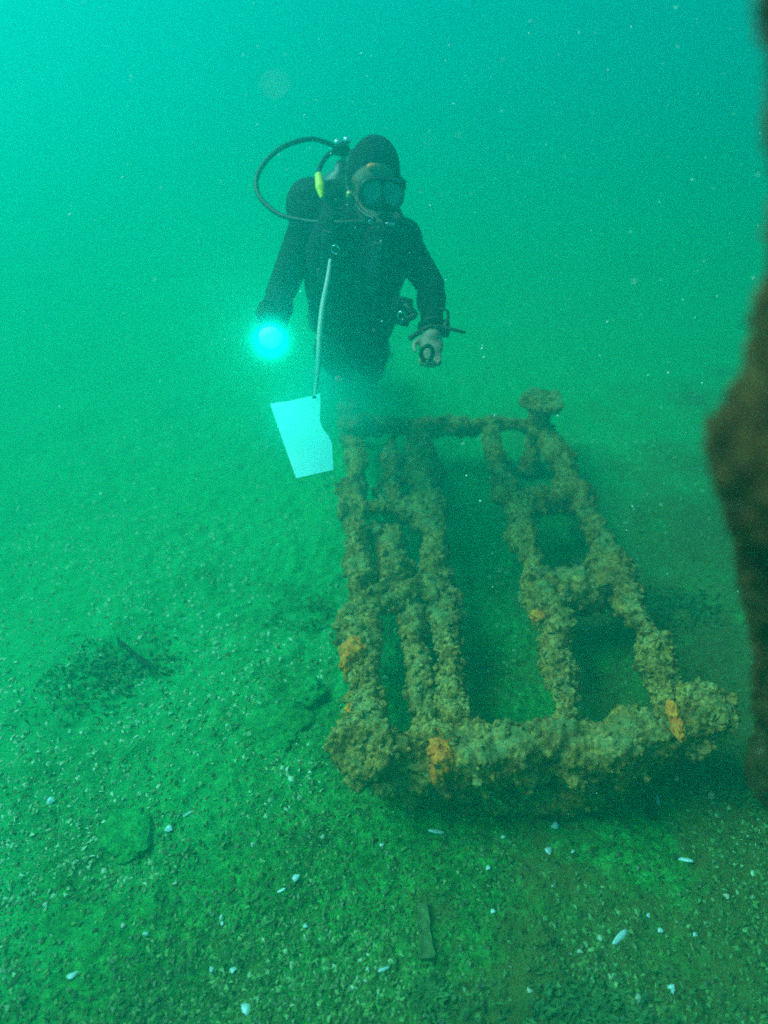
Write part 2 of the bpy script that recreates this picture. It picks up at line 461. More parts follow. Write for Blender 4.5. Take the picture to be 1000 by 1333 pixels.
# long rails
bar('rail', [fp(480, 965), fp(470, 850), fp(462, 700), fp(462, 562)], 0.052, 1)
bar('rail', [fp(600, 955), fp(580, 820), fp(562, 690), fp(541, 558)], 0.058, 2)
bar('rail', [fp(741, 950), fp(712, 800), fp(678, 690), fp(634, 556)], 0.054, 3)
bar('rail', [fp(884, 940), fp(836, 820), fp(778, 700), fp(706, 556)], 0.056, 4)
bar('thin_rail', [fp(560, 965, ZF - .03), fp(541, 860, ZF - .03), fp(535, 790, ZF - .03)], 0.038, 5)
bar('thin_rail', [fp(505, 790, ZF - .05), fp(515, 680, ZF - .05), fp(508, 570, ZF - .05)], 0.030, 6)
# cross bars
bar('cross_bar', [fp(462, 985), fp(570, 985), fp(680, 972), fp(790, 970), fp(885, 955)], 0.064, 7, 1.2, 200)
bar('cross_bar', [fp(445, 556), fp(560, 555), fp(700, 553)], 0.046, 8)
bar('cross_bar', [fp(440, 668), fp(500, 664), fp(556, 660)], 0.048, 9)
bar('cross_bar', [fp(462, 788), fp(510, 782), fp(572, 776)], 0.050, 10)
bar('cross_bar', [fp(672, 660), fp(710, 656), fp(754, 652)], 0.052, 11)
bar('cross_bar', [fp(706, 772), fp(755, 768), fp(808, 764)], 0.056, 12)
bar('lower_bar', [fp(485, 1020, .04), fp(620, 1030, .04), fp(760, 1020, .04), fp(880, 985, .04)], 0.046, 13, 0.8)
# growth bridging the cells on the left
bar('lump', [fp(478, 735, ZF - .06), fp(505, 742, ZF - .08), fp(540, 730, ZF - .05)], 0.034, 14, 1.4)
bar('lump', [fp(490, 640, ZF - .07), fp(510, 612, ZF - .06), fp(530, 630, ZF - .07)], 0.036, 15, 1.5)
bar('lump', [fp(482, 705, ZF - .06), fp(500, 690, ZF - .07), fp(525, 700, ZF - .06)], 0.032, 16, 1.5)
# corner posts and caps
def crusted(sp, name, seed, amp=1.0):
    me = remesh(sp, 0.005, 3)
    co = np.zeros(len(me.vertices) * 3); me.vertices.foreach_get('co', co); co = co.reshape(-1, 3)
    no = np.zeros(len(me.vertices) * 3); me.vertices.foreach_get('normal', no); no = no.reshape(-1, 3)
    d = 0.010 * fbm(co * 12, seed, 2) + 0.014 * (0.5 - cells(co * 28, seed + 1)) + 0.008 * (0.5 - cells(co * 60, seed + 4)) + 0.006 * fbm(co * 90, seed + 2, 2)
    co = co + no * (d * amp)[:, None]; me.vertices.foreach_set('co', co.ravel()); me.update()
    me.materials.clear(); me.materials.append(M_CRUST); me.name = name
    o = bpy.data.objects.new(name, me); C.objects.link(o); o.parent = frame; o.matrix_parent_inverse = frame.matrix_basis.inverted()
    return o
def cap(px, py, z, r, seed, tilt=(0, 0), h=0.05):
    c = on_plane(px, py, z)
    n = Vector((tilt[0], tilt[1], 1)).normalized()
    sp = Soup(); sp.lathe(c - n * h, c, [(0, r * .62), (h * .35, r * .95), (h * .7, r), (h, r * .94), (h * 0.99, r * .72), (h * .90, r * .5), (h * .86, r * .16)], 40)
    o = crusted(sp, 'corner_cap', seed)
    growth_on(o, 110, 0.004, 0.014, seed + 900, M_CRUST)
    return c
def post(px, py, z0, z1, r, seed, lean=(0, 0)):
    a = on_plane(px, py, (z0 + z1) / 2)
    bar('corner_post', [Vector((a.x + lean[0], a.y + lean[1], z0)), Vector((a.x, a.y, (z0 + z1) / 2)), Vector((a.x, a.y, z1))], r, seed)
post(474, 985, -0.06, ZF, 0.055, 30)
cap(471, 968, ZF + .085, 0.090, 31, (-0.12, -0.50))
post(890, 960, -0.06, ZF, 0.050, 32)
post(704, 553, -0.05, ZF + .12, 0.062, 34)
post(694, 590, -0.05, ZF + .05, 0.05, 38)
cap(706, 520, ZF + .17, 0.108, 35, (0.02, -0.05), 0.04)
post(456, 556, -0.05, ZF + .06, 0.042, 36)
cap(457, 545, ZF + .08, 0.06, 37)
# the broken, fan-shaped cap on the near right corner
def fan_cap():
    c = on_plane(872, 940, ZF + .05); ax = (on_plane(955, 902, ZF + .07) - c); az = (on_plane(905, 993, ZF - .03) - c); up_ = on_plane(884, 890, ZF + .08) - c
    s = Soup()
    nrm = ax.cross(az).normalized() * 0.022
    pts = [c + up_ * 1.0, c + ax * 0.55 + up_ * 0.55, c + ax, c + ax * 0.85 + az * 0.35, c + ax * 0.5 + az * 0.75, c + az, c + az * 0.35 - ax * 0.03]
    n = len(pts)
    v = [p + nrm for p in pts] + [p - nrm for p in pts]
    f = [tuple(range(n)), tuple(range(2 * n - 1, n - 1, -1))] + [(i, i + n, (i + 1) % n + n, (i + 1) % n) for i in range(n)]
    s.add(v, f); s.ellipsoid(c + ax * 0.45 + az * 0.3, ax * 0.45, az * 0.45, -nrm * 2.2 if nrm.z < 0 else nrm * 2.2)
    o = crusted(s, 'corner_cap', 71)
    o['label'] = 'broken fan-shaped corner cap'
    growth_on(o, 110, 0.004, 0.012, 960, M_CRUST)
fan_cap()
# orange sponge patches
def sponge(px, py, z, sx, sy, sz, seed):
    c = on_plane(px, py, z); v, f = ico(4)
    sx, sy, sz = sx * 1.3, sy * 1.3, sz * 1.3; w = v * np.array([sx, sy, sz]) + np.array(c)
    d = 0.30 * fbm(v * 2.2, seed, 2) + 0.22 * (0.5 - cells(v * 3.2, seed + 1)) + 0.06 * fbm(v * 9, seed + 2, 2)
    w = w + v * np.array([sx, sy, sz]) * d[:, None] * 1.5
    o = mesh_obj('orange_sponge', w, f, M_SPONGE, None); o.parent = frame; o.matrix_parent_inverse = frame.matrix_basis.inverted()
    o['label'] = 'patch of bright orange sponge'
sponge(571, 972, ZF + .045, 0.030, 0.030, 0.022, 81)
sponge(576, 992, ZF + .040, 0.022, 0.022, 0.030, 82)
sponge(572, 1008, ZF - .005, 0.020, 0.018, 0.030, 83)
sponge(588, 1002, ZF + .01, 0.018, 0.018, 0.022, 84)
sponge(460, 848, ZF + .035, 0.030, 0.034, 0.030, 85)
sponge(452, 862, ZF + .01, 0.016, 0.030, 0.030, 86)
sponge(457, 925, ZF + .03, 0.014, 0.014, 0.014, 87)
sponge(876, 928, ZF + .085, 0.012, 0.028, 0.016, 88)
sponge(883, 948, ZF + .075, 0.012, 0.028, 0.016, 89)
sponge(700, 801, ZF + .045, 0.016, 0.018, 0.012, 90)

# ------------------------------------------------------------------ wreck mass at the right
def wreck_mass():
    b = on_plane(1110, 1060, 0)
    P = [Vector((b.x, b.y, -0.2)), at(1068, 960, 1.02), at(1054, 800, 0.82), at(1062, 690, 0.71), at(1080, 590, 0.64), at(1122, 450, 0.57), at(1168, 300, 0.51), at(1182, 160, 0.465), at(1162, 30, 0.435)]
    P.append(P[-1] + (P[-1] - P[-2]) * 1.0)
    R = [0.11, 0.09, 0.071, 0.066, 0.088, 0.084, 0.079, 0.072, 0.070, 0.068]
    def rf(t):
        x = t * (len(R) - 1); i = min(int(x), len(R) - 2); return R[i] * (1 - (x - i)) + R[i + 1] * (x - i)
    root = empty('wreck_timber', (b.x, b.y, 0))
    tag(root, 'dark brown overgrown wreck upright leaning over the seabed beside the frame', 'wreck piece')
    o = encrust('upright', P, rf, M_WALL, None, 200, 0.5, 0.005); o.parent = root; o.matrix_parent_inverse = root.matrix_basis.inverted()
    g = growth_on(o, 900, 0.002, 0.008, 201, M_WALL)
wreck_mass()

# ------------------------------------------------------------------ diver
HD = at(487, 234, 2.40)                       # head centre
hf = Vector((0.16, -0.97, 0.02)).normalized() # where the face points
hs = hf.cross(Vector((0.10, 0, 1))).normalized()      # towards the diver's right hand side
hu = hs.cross(hf).normalized()
hr = -hs if hs.x < 0 else hs                  # image right
shL, elL, wrL = at(522, 312, 2.46), at(561, 372, 2.45), at(563, 432, 2.36)     # image right arm
shR, elR, wrR = at(404, 285, 2.46), at(364, 385, 2.38), at(356, 437, 2.17)     # image left arm
neck = at(476, 290, 2.47); chest = at(464, 340, 2.47); waist = at(463, 405, 2.56); pelvis = at(458, 446, 2.76)
hipL, hipR = at(480, 455, 2.80), at(436, 455, 2.80)
kneeL, kneeR = at(484, 482, 3.20), at(446, 484, 3.22)
ankL, ankR = at(484, 462, 3.60), at(450, 466, 3.62)
toeL, toeR = at(486, 460, 3.76), at(446, 464, 3.78)

def head_pt(x, y, z): return HD + hr * x + hu * z + hf * y
def finger(s, root, dirs, lens, r0):
    p = Vector(root); r = r0
    for d, l in zip(dirs, lens):
        q = p + Vector(d).normalized() * l; s.capsule(p, q, r, r * 0.9, 10); p = q; r *= 0.9

person = empty('person', (pelvis.x, pelvis.y, 0))
tag(person, 'diver in black wetsuit, hood and mask hovering above the far end of the frame', 'person')
def attach(o, p=None):
    p = p or person
    o.parent = p
    o.matrix_parent_inverse = (person.matrix_basis if p is person else p.matrix_world).inverted() if p is person else Matrix.Identity(4)
    if p is not person: o.matrix_parent_inverse = Matrix.Identity(4)
    return o

S = Soup()
# head: skull, jaw, hood thickness
S.ellipsoid(head_pt(0, -0.015, 0.03), hr * 0.090, hf * 0.108, hu * 0.108)
S.ellipsoid(head_pt(0, 0.012, -0.05), hr * 0.074, hf * 0.088, hu * 0.085)
S.ellipsoid(head_pt(0, 0.06, -0.095), hr * 0.040, hf * 0.032, hu * 0.030)
S.capsule(head_pt(0, 0.09, -0.005), head_pt(0, 0.112, -0.035), 0.012, 0.016)          # nose
S.capsule(head_pt(0, -0.03, -0.06), neck, 0.072, 0.082)
S.ellipsoid(head_pt(0.075, -0.02, -0.03), hr * 0.03, hf * 0.05, hu * 0.075)              # hood over the ears
S.ellipsoid(head_pt(-0.075, -0.02, -0.03), hr * 0.03, hf * 0.05, hu * 0.075)
# trunk
S.capsule(neck, (shL + neck) / 2, 0.07, 0.075); S.capsule(neck, (shR + neck) / 2, 0.07, 0.075)
S.capsule(shL, shR, 0.078, 0.078)
bx = (shL - shR).normalized(); bu = (neck - pelvis).normalized(); bf = bx.cross(bu).normalized()
if bf.y > 0: bf = -bf
S.ellipsoid(chest, bx * 0.185, bf * 0.125, bu * 0.20)
S.ellipsoid((chest + waist) / 2, bx * 0.165, bf * 0.115, bu * 0.17)
S.ellipsoid(waist, bx * 0.140, bf * 0.105, bu * 0.12)
S.ellipsoid(pelvis, bx * 0.132, bf * 0.10, bu * 0.11)
# arms
for sh, el, wr in ((shL, elL, wrL), (shR, elR, wrR)):
    S.capsule(sh, el, 0.066, 0.050); S.capsule(el, wr, 0.050, 0.036)
    S.ellipsoid(el.lerp(wr, 0.3), *[a * b for a, b in zip(((el - wr).normalized(), *frame_axes(el - wr)), (0.09, 0.053, 0.053))])
# legs
for hip, kn, an, to in ((hipL, kneeL, ankL, toeL), (hipR, kneeR, ankR, toeR)):
    S.capsule(hip, kn, 0.088, 0.058); S.capsule(kn, an, 0.062, 0.042)
    S.ellipsoid(kn.lerp(an, 0.32), *[a * b for a, b in zip(((kn - an).normalized(), *frame_axes(kn - an)), (0.12, 0.064, 0.064))])
    S.capsule(an, to, 0.042, 0.038)
# free hand, image right: hangs with the fingers loosely curled round a ring
hd = (at(560, 470, 2.32) - wrL).normalized(); hx = Vector((1, 0, 0)); hx = (hx - hd * hx.dot(hd)).normalized(); hn = hd.cross(hx).normalized()
if hn.y > 0: hn = -hn
palmL = wrL + hd * 0.055
S.capsule(wrL, wrL + hd * 0.02, 0.034, 0.034)
S.ellipsoid(palmL, hx * 0.043, hd * 0.055, hn * 0.019)
for k, (ox, ln) in enumerate(((-0.031, 0.085), (-0.010, 0.098), (0.011, 0.092), (0.031, 0.074))):
    rt = palmL + hx * ox + hd * 0.040
    finger(S, rt, [hd + hn * 0.25, hd * 0.8 + hn * 0.8, hn * 0.9 - hd * 0.15], [ln * .42, ln * .33, ln * .25], 0.0095)
finger(S, wrL + hd * 0.03 - hx * 0.035, [hd - hx * 0.7 + hn * 0.5, hd + hn * 0.7, hd * 0.8 + hx * 0.2 + hn * 0.4], [0.042, 0.034, 0.026], 0.0105)
# torch hand, image left: fingers closed round the torch body
TORCH = at(352, 440, 2.03)
tax = (EYE + Vector((-0.05, 0.35, -0.75)) - TORCH).normalized()       # beam points down towards the frame's near end and the camera
tb = TORCH - tax * 0.10                                             # middle of the grip
tu, tw = frame_axes(tax)
if tw.z < 0: tw = -tw
tu = tax.cross(tw).normalized()
GR = 0.021
pr = tb + tw * 0.040
S.capsule(wrR, tb + tw * 0.045 - tax * 0.02, 0.034, 0.030)
S.ellipsoid(pr, tax * 0.045, tu * 0.038, tw * 0.018)
for k in range(4):
    o_ = tax * (-0.033 + 0.022 * k); pts = []
    for a in (60, 5, -60, -125):
        g = math.radians(a); pts.append(tb + o_ + (tu * math.cos(g) + tw * math.sin(g)) * (GR + 0.010))
    S.capsule(pr + o_ + tu * 0.02, pts[0], 0.0105, 0.010, 10)
    for a, b in zip(pts, pts[1:]): S.capsule(a, b, 0.0098, 0.009, 10)
pts = [pr - tax * 0.02 - tu * 0.025] + [tb + tax * 0.015 * k + (tu * math.cos(math.radians(a)) + tw * math.sin(math.radians(a))) * (GR + 0.011) for k, a in ((0, 140), (1, 180), (2, 215))]
for a, b in zip(pts, pts[1:]): S.capsule(a, b, 0.0115, 0.0105, 10)

me = remesh(S, 0.0062, 5); me.name = 'body'
me.materials.clear(); me.materials.append(M_NEO); me.materials.append(M_SKIN)
nv = len(me.polygons); cen = np.zeros(nv * 3); me.polygons.foreach_get('center', cen); cen = cen.reshape(-1, 3)
loc = cen - np.array(HD); lx, ly, lz = loc @ np.array(hr), loc @ np.array(hf), loc @ np.array(hu)
face = (ly > 0.0) & (((lx + 0.006) / 0.080) ** 2 + ((lz + 0.028) / 0.090) ** 2 < 1)
hand = ((cen - np.array(wrL + hd * 0.012)) @ np.array(hd) > 0) & (np.linalg.norm(cen - np.array(palmL), axis=1) < 0.2)
me.polygons.foreach_set('material_index', (face | hand).astype(np.int32))
body = bpy.data.objects.new('body', me); C.objects.link(body); attach(body)
# eyes behind the mask
for sx in (-1, 1):
    s = Soup(); s.ellipsoid(head_pt(0.031 * sx, 0.083, 0.002), hr * 0.014, hf * 0.010, hu * 0.009, 12, 8); attach(s.build('eye', M_EYE))

# mask: skirt ring, two panes, nose pocket, strap
MC = head_pt(0.010, 0.122, -0.024)
def mask_outline(n, wx, wz, dip):
    out = []
    for k in range(n):
        g = 2 * math.pi * k / n; c, s_ = math.cos(g), math.sin(g)
        x = wx * math.copysign(abs(c) ** 0.62, c); z = wz * math.copysign(abs(s_) ** 0.70, s_)
        if z < 0: z += dip * math.exp(-(x / 0.020) ** 2)
        out.append((x, z))
    return out
def ring_mesh(name, rings, mat, parent=None):
    n = len(rings[0]); v = [p for r in rings for p in r]; f = []
    m = len(rings)
    for i in range(m):
        j = (i + 1) % m
        for k in range(n):
            k2 = (k + 1) % n; f.append((i * n + k, i * n + k2, j * n + k2, j * n + k))
    o = mesh_obj(name, v, f, mat, parent); return o
def ring_at(w, h, dip, y): return [MC + hr * x + hu * z + hf * y for x, z in mask_outline(56, w, h, dip)]
mask = attach(ring_mesh('mask', [ring_at(.070, .046, .0, -.075), ring_at(.077, .050, .0, -.03), ring_at(.077, .049, .0, .004), ring_at(.073, .046, .0, .010), ring_at(.066, .039, .022, .010), ring_at(.064, .037, .022, -.004), ring_at(.066, .038, .022, -.03), ring_at(.064, .041, .0, -.075)], M_RUB))
mg, ntg, bg = new_mat('mask_glass')
bg.inputs['Base Color'].default_value = (0.30, 0.40, 0.42, 1); bg.inputs['Roughness'].default_value = 0.12
bg.inputs['Alpha'].default_value = 0.55
nzg = ntg.nodes.new('ShaderNodeTexNoise'); nzg.inputs['Scale'].default_value = 40
rg = ntg.nodes.new('ShaderNodeMapRange'); rg.inputs['To Min'].default_value = 0.08; rg.inputs['To Max'].default_value = 0.25
ntg.links.new(nzg.outputs['Fac'], rg.inputs['Value']); ntg.links.new(rg.outputs[0], bg.inputs['Roughness'])
for sx in (-1, 1):
    pts = []
    for k in range(36):
        g = 2 * math.pi * k / 36; c, s_ = math.cos(g), math.sin(g)
        x = 0.0315 * math.copysign(abs(c) ** 0.65, c); z = 0.0365 * math.copysign(abs(s_) ** 0.75, s_)
        inner = x * sx < 0
        if inner and z < 0: z *= 1 - 0.45 * (abs(x) / 0.0335)
        pts.append((x + 0.0345 * sx, z + 0.001))
    n = len(pts); v = [MC + hr * x + hu * z + hf * 0.003 for x, z in pts] + [MC + hr * x + hu * z - hf * 0.001 for x, z in pts]
    f = [tuple(range(n)), tuple(range(2 * n - 1, n - 1, -1))] + [(i, (i + 1) % n, (i + 1) % n + n, i + n) for i in range(n)]
    o = mesh_obj('lens', v, f, mg, None, smooth=False); attach(o, mask)
s = Soup(); s.ellipsoid(MC - hu * 0.026 + hf * 0.002, hr * 0.016, hf * 0.020, hu * 0.023); s.box(MC + hu * 0.012, hr * 0.004, hf * 0.008, hu * 0.034)
attach(remesh_obj('nose_pocket', s, 0.003, M_RUB), mask)
strap = []
for k in range(25):
    g = math.radians(-14 + 208 * k / 24)
    strap.append(head_pt(0.098 * math.cos(g), -0.005 - 0.125 * math.sin(g) + 0.055 * (1 - math.sin(max(0, min(math.pi, g)))), 0.0 + 0.012 * math.sin(g)))
rings = []
for p in strap:
    d = (p - HD).normalized(); rings.append((p + hu * 0.012, p + hu * 0.012 + d * 0.004, p - hu * 0.012 + d * 0.004, p - hu * 0.012))
v = [q for r in rings for q in r]; f = []
for i in range(len(rings) - 1):
    for k in range(4): f.append((i * 4 + k, i * 4 + (k + 1) % 4, i * 4 + 4 + (k + 1) % 4, i * 4 + 4 + k))
f += [(0, 1, 2, 3), tuple(len(v) - 4 + q for q in (3, 2, 1, 0))]
attach(mesh_obj('strap', v, f, M_RUB, None, smooth=False), mask)

# regulator at the mouth
RC = head_pt(0.022, 0.125, -0.105)
s = Soup(); s.lathe(RC - hf * 0.03, RC + hf * 0.03, [(0, .020), (0.01, .031), (0.03, .036), (0.045, .035), (0.055, .030), (0.058, .012)], 24)
s.box(RC - hu * 0.034 + hf * 0.0, hr * 0.045, hf * 0.014, hu * 0.012)
reg = attach(remesh_obj('regulator', s, 0.003, M_RUB, None, 3))
for (x, z, r) in ((-0.047, -0.004, .010), (-0.030, -0.012, .008), (0.012, -0.008, .009), (0.024, -0.006, .007)):
    s = Soup(); c = RC + hr * x + hu * z + hf * 0.034; s.lathe(c - hr * .010, c + hr * .010, [(0, r * .8), (.003, r), (.016, r), (.02, r * .8)], 12); attach(s.build('chrome_fitting', M_CHROME), reg)

# orange badge on the hood
bc = head_pt(-0.026, 0.0, 0.0) + hu * 0.050 + hf * 0.090
s = Soup(); s.ellipsoid(bc, hr * 0.017, hf * 0.012, hu * 0.012, 14, 8); attach(s.build('hood_badge', plain('orange_badge', (0.95, 0.22, 0.08), 0.6)))
# buoyancy vest
s = Soup()
for sx in (-1, 1):
    s.ellipsoid(chest + bx * 0.085 * sx + bf * 0.085 - bu * 0.02, bx * 0.085, bf * 0.065, bu * 0.20)
    s.ellipsoid(waist + bx * 0.090 * sx + bf * 0.075 + bu * 0.02, bx * 0.068, bf * 0.06, bu * 0.10)
    a = chest + bx * 0.085 * sx + bf * 0.11 + bu * 0.10; sh = shL if sx > 0 else shR; b = sh.lerp(neck, 0.35) + bu * 0.075; c = b - bf * 0.10 - bu * 0.05
    s.capsule(a, b, 0.036, 0.034); s.capsule(b, c, 0.034, 0.04)
s.ellipsoid(chest - bf * 0.12, bx * 0.17, bf * 0.05, bu * 0.24)
s.ellipsoid(shR - bx * 0.008 + bu * 0.025 - bf * 0.05, bx * 0.095, bf * 0.085, bu * 0.10); s.ellipsoid(shR + bx * 0.07 + bu * 0.03 - bf * 0.07, bx * 0.09, bf * 0.08, bu * 0.10)     # air-filled shoulder of the vest
s.lathe(waist + bu * -0.01, waist + bu * 0.05, [(0, .140), (.06, .148)], 24)
vest = attach(remesh_obj('buoyancy_vest', s, 0.007, M_BCD, None, 5))
for (cx_, cz_, wz_) in ((-0.085, 0.04, 0.09), (0.085, 0.04, 0.09)):
    c = chest + bx * cx_ + bf * 0.150 + bu * cz_; s = Soup(); s.box(c, bx * 0.016, bf * 0.006, bu * wz_); attach(s.build('webbing_strap', plain('grey_webbing', (0.05, 0.055, 0.06), 0.8), bevel=0.003), vest)
    c = chest + bx * cx_ + bf * 0.160 + bu * (cz_ - 0.05); s = Soup(); s.box(c, bx * 0.02, bf * 0.006, bu * 0.014); attach(s.build('buckle', plain('grey_plastic', (0.16, 0.17, 0.18), 0.4), bevel=0.003), vest)
s = Soup(); c = chest + bf * 0.165 + bu * 0.0; s.box(c, bx * 0.10, bf * 0.004, bu * 0.014); attach(s.build('chest_strap', M_RUB, smooth=False), vest)
s = Soup(); c = at(522, 405, 2.36); s.box(c, bx * 0.035, bf * 0.02, bu * 0.045); attach(s.build('pocket', M_BCD, bevel=0.008), vest)
for (px, py, dp) in ((437, 325, 2.30), (523, 411, 2.325)):
    c = at(px, py, dp); ringp = [c + bx * 0.014 * math.cos(g) + bu * 0.014 * math.sin(g) for g in np.linspace(0, 5.5, 9)]
    attach(tube('clip_ring', ringp, 0.0026, M_CHROME, n=24, m=6), vest)
attach(tube('dump_hose', [at(512, 385, 2.40), at(528, 398, 2.33), at(540, 409, 2.32), at(530, 416, 2.32)], 0.011, M_RUB), vest)

# air tank, first stage, hoses
vt = at(447, 196, 2.60); tdir = (bu - bf * 0.02).normalized()
s = Soup(); a = vt - tdir * 0.72; s.lathe(a, vt, [(0, .05), (.01, .075), (.05, .088), (.55, .088), (.60, .080), (.635, .055), (.65, .030), (.68, .024)], 28)
tank = attach(s.build('air_tank', M_TANK))
s = Soup(); s.lathe(vt - tdir * 0.045, vt + tdir * 0.03, [(0, .018), (.04, .022), (.055, .022), (.07, .014)], 16)
s.lathe(vt - bx * 0.05, vt + bx * 0.045, [(0, .016), (.022, .018), (.026, .012), (.075, .012), (.08, .017), (.095, .016)], 14)
attach(s.build('valve', M_CHROME), tank)
s = Soup(); fs = vt + bf * 0.05 + tdir * 0.012; s.lathe(fs - bx * 0.03, fs + bx * 0.03, [(0, .016), (.008, .022), (.05, .022), (.06, .016)], 16); s.ellipsoid(fs + tdir * .012, bx * .02, bf * .025, tdir * .02)
attach(remesh_obj('first_stage', s, 0.003, M_RUB, None, 2), tank)
for (px, py) in ((440, 186), (452, 183)):
    s = Soup(); c = at(px, py, 2.50); s.lathe(c - bx * .012, c + bx * .012, [(0, .008), (.004, .012), (.02, .012), (.024, .008)], 12); attach(s.build('chrome_fitting', M_CHROME), tank)
hose = [at(436, 190, 2.52), at(405, 181, 2.50), at(366, 193, 2.47), at(338, 222, 2.44), at(336, 252, 2.41), at(362, 278, 2.37), at(400, 288, 2.33), at(440, 290, 2.29), at(478, 288, 2.27)]
attach(tube('hose', hose, 0.0085, M_RUB, n=90, m=10))
attach(tube('hose', [at(442, 195, 2.52), at(426, 203, 2.48), at(416, 220, 2.42), at(416, 236, 2.36), at(424, 262, 2.33), at(436, 282, 2.32)], 0.009, M_RUB, n=50))
attach(tube('hose', [at(458, 196, 2.50), at(452, 225, 2.40), at(455, 250, 2.34), at(470, 275, 2.31), at(488, 286, 2.28)], 0.008, M_RUB, n=50))
s = Soup(); a, b = at(415, 229, 2.33), at(419, 256, 2.31); s.capsule(a, a.lerp(b, .55), 0.013, 0.017, 14); s.capsule(a.lerp(b, .55), b, 0.017, 0.008, 14)
attach(remesh_obj('inflator', s, 0.003, M_YEL, None, 3))
s = Soup(); c = at(455, 254, 2.31); s.lathe(c - bu * .012, c + bu * .012, [(0, .008), (.004, .011), (.02, .011), (.024, .008)], 12); attach(s.build('brass_fitting', plain('brass', (0.7, 0.42, 0.15), 0.35, 0.6)))
# wrist gauge and strap on the free arm
wd = (wrL - elL).normalized(); wc = wrL - wd * 0.02
wu, ww = frame_axes(wd)
loop = [wc + (wu * math.cos(g) + ww * math.sin(g)) * 0.043 for g in np.linspace(0, 2 * math.pi, 17)]
gauge = attach(tube('wrist_strap', loop, 0.009, M_RUB, n=60, m=8))
s = Soup(); c = wc + Vector((0.045, -0.012, 0.0)); s.lathe(c - Vector((.012, 0, 0)), c + Vector((.012, 0, 0)), [(0, .026), (.006, .030), (.018, .030), (.024, .026)], 20); attach(s.build('wrist_gauge', M_RUB), gauge)
loop = [at(571, 402, 2.33), at(582, 404, 2.32), at(583, 416, 2.32), at(578, 428, 2.32), at(572, 426, 2.32)]
attach(tube('strap_loop', loop, 0.005, M_RUB, n=40, m=8), gauge)
# fins behind the legs
for an, to in ((ankL, toeL), (ankR, toeR)):
    d = (to - an).normalized(); sd = (bx - d * bx.dot(d)).normalized(); n_ = d.cross(sd).normalized(); v = []; f = []
    prof = [(0.0, .05, .035), (.12, .055, .03), (.2, .08, .012), (.5, .11, .006), (.62, .105, .004)]
    for (q, w_, h_) in prof:
        c = an + d * (q + .02); v += [c + sd * w_ + n_ * h_, c - sd * w_ + n_ * h_, c - sd * w_ - n_ * h_, c + sd * w_ - n_ * h_]
    for i in range(len(prof) - 1):
        for k in range(4): f.append((i * 4 + k, i * 4 + (k + 1) % 4, i * 4 + 4 + (k + 1) % 4, i * 4 + 4 + k))
    f += [(0, 1, 2, 3), tuple(len(v) - 4 + q for q in (3, 2, 1, 0))]
    attach(mesh_obj('fin', v, f, M_RUB, None, smooth=False))

# ------------------------------------------------------------------ things the diver carries
torch = empty('dive_torch', tuple(tb)); tag(torch, "lit dive torch gripped in the diver's raised hand", 'torch')
def att(o, p): o.parent = p; o.matrix_parent_inverse = p.matrix_basis.inverted(); return o
s = Soup(); a = TORCH - tax * 0.17
s.lathe(a, TORCH, [(0, .016), (.004, .020), (.11, .020), (.125, .024), (.14, .034), (.166, .040), (.166, .036), (.150, .028)], 28)
att(s.build('torch_body', M_RUB), torch)
ml, ntl, bl = new_mat('lit_lens'); bl.inputs['Base Color'].default_value = (0.8, 0.9, 0.9, 1)
bl.inputs['Emission Color'].default_value = (0.003, 1.0, 0.74, 1); bl.inputs['Emission Strength'].default_value = 4.0
s = Soup(); s.lathe(TORCH - tax * 0.012, TORCH, [(0, .035), (.006, .035), (.016, .026), (.021, .010)], 28); att(s.build('lens', ml), torch)
pl = bpy.data.lights.new('torch_light', 'POINT'); pl.energy = 2.2; pl.color = (0.003, 1.0, 0.74); pl.shadow_soft_size = 0.03
po = bpy.data.objects.new('torch_light', pl); C.objects.link(po); po.location = TORCH + tax * 0.03
# denser water clouds: silt at the legs, added glow round torch and slate
def silt_glow_cloud(label, loc, size, peak, col=(0.03, 0.9, 0.82)):
    m = bpy.data.materials.new('silt_glow_murk'); m.use_nodes = True; nt = m.node_tree; nt.nodes.clear()
    out = nt.nodes.new('ShaderNodeOutputMaterial'); pv = nt.nodes.new('ShaderNodeVolumePrincipled')
    tc = nt.nodes.new('ShaderNodeTexCoord'); ln = nt.nodes.new('ShaderNodeVectorMath'); ln.operation = 'LENGTH'
    mp = nt.nodes.new('ShaderNodeMapRange'); mp.interpolation_type = 'SMOOTHERSTEP'
    mp.inputs['From Min'].default_value = 1.0; mp.inputs['From Max'].default_value = 0.0; mp.inputs['To Max'].default_value = peak
    nt.links.new(tc.outputs['Object'], ln.inputs[0]); nt.links.new(ln.outputs['Value'], mp.inputs['Value']); nt.links.new(mp.outputs[0], pv.inputs['Density'])
    pv.inputs['Color'].default_value = (*col, 1); pv.inputs['Anisotropy'].default_value = 0.4
    nt.links.new(pv.outputs[0], out.inputs['Volume'])
    v, f = ico(3); o = mesh_obj('silt_glow_cloud', v, f, m); o.location = loc; o.scale = size
    return tag(o, label, 'silt', kind='stuff')
silt_glow_cloud('soft cloud of added haze that makes the glow of the dive torch', TORCH, (0.10, 0.10, 0.10), 9.0)
silt_glow_cloud('faint added haze that makes a bloom round the upper end of the slate', at(383, 545, 2.12), (0.17, 0.14, 0.19), 3.2)
silt_glow_cloud("murky silt stirred up round the diver's legs", at(450, 500, 2.80), (0.36, 0.42, 0.30), 4.0)

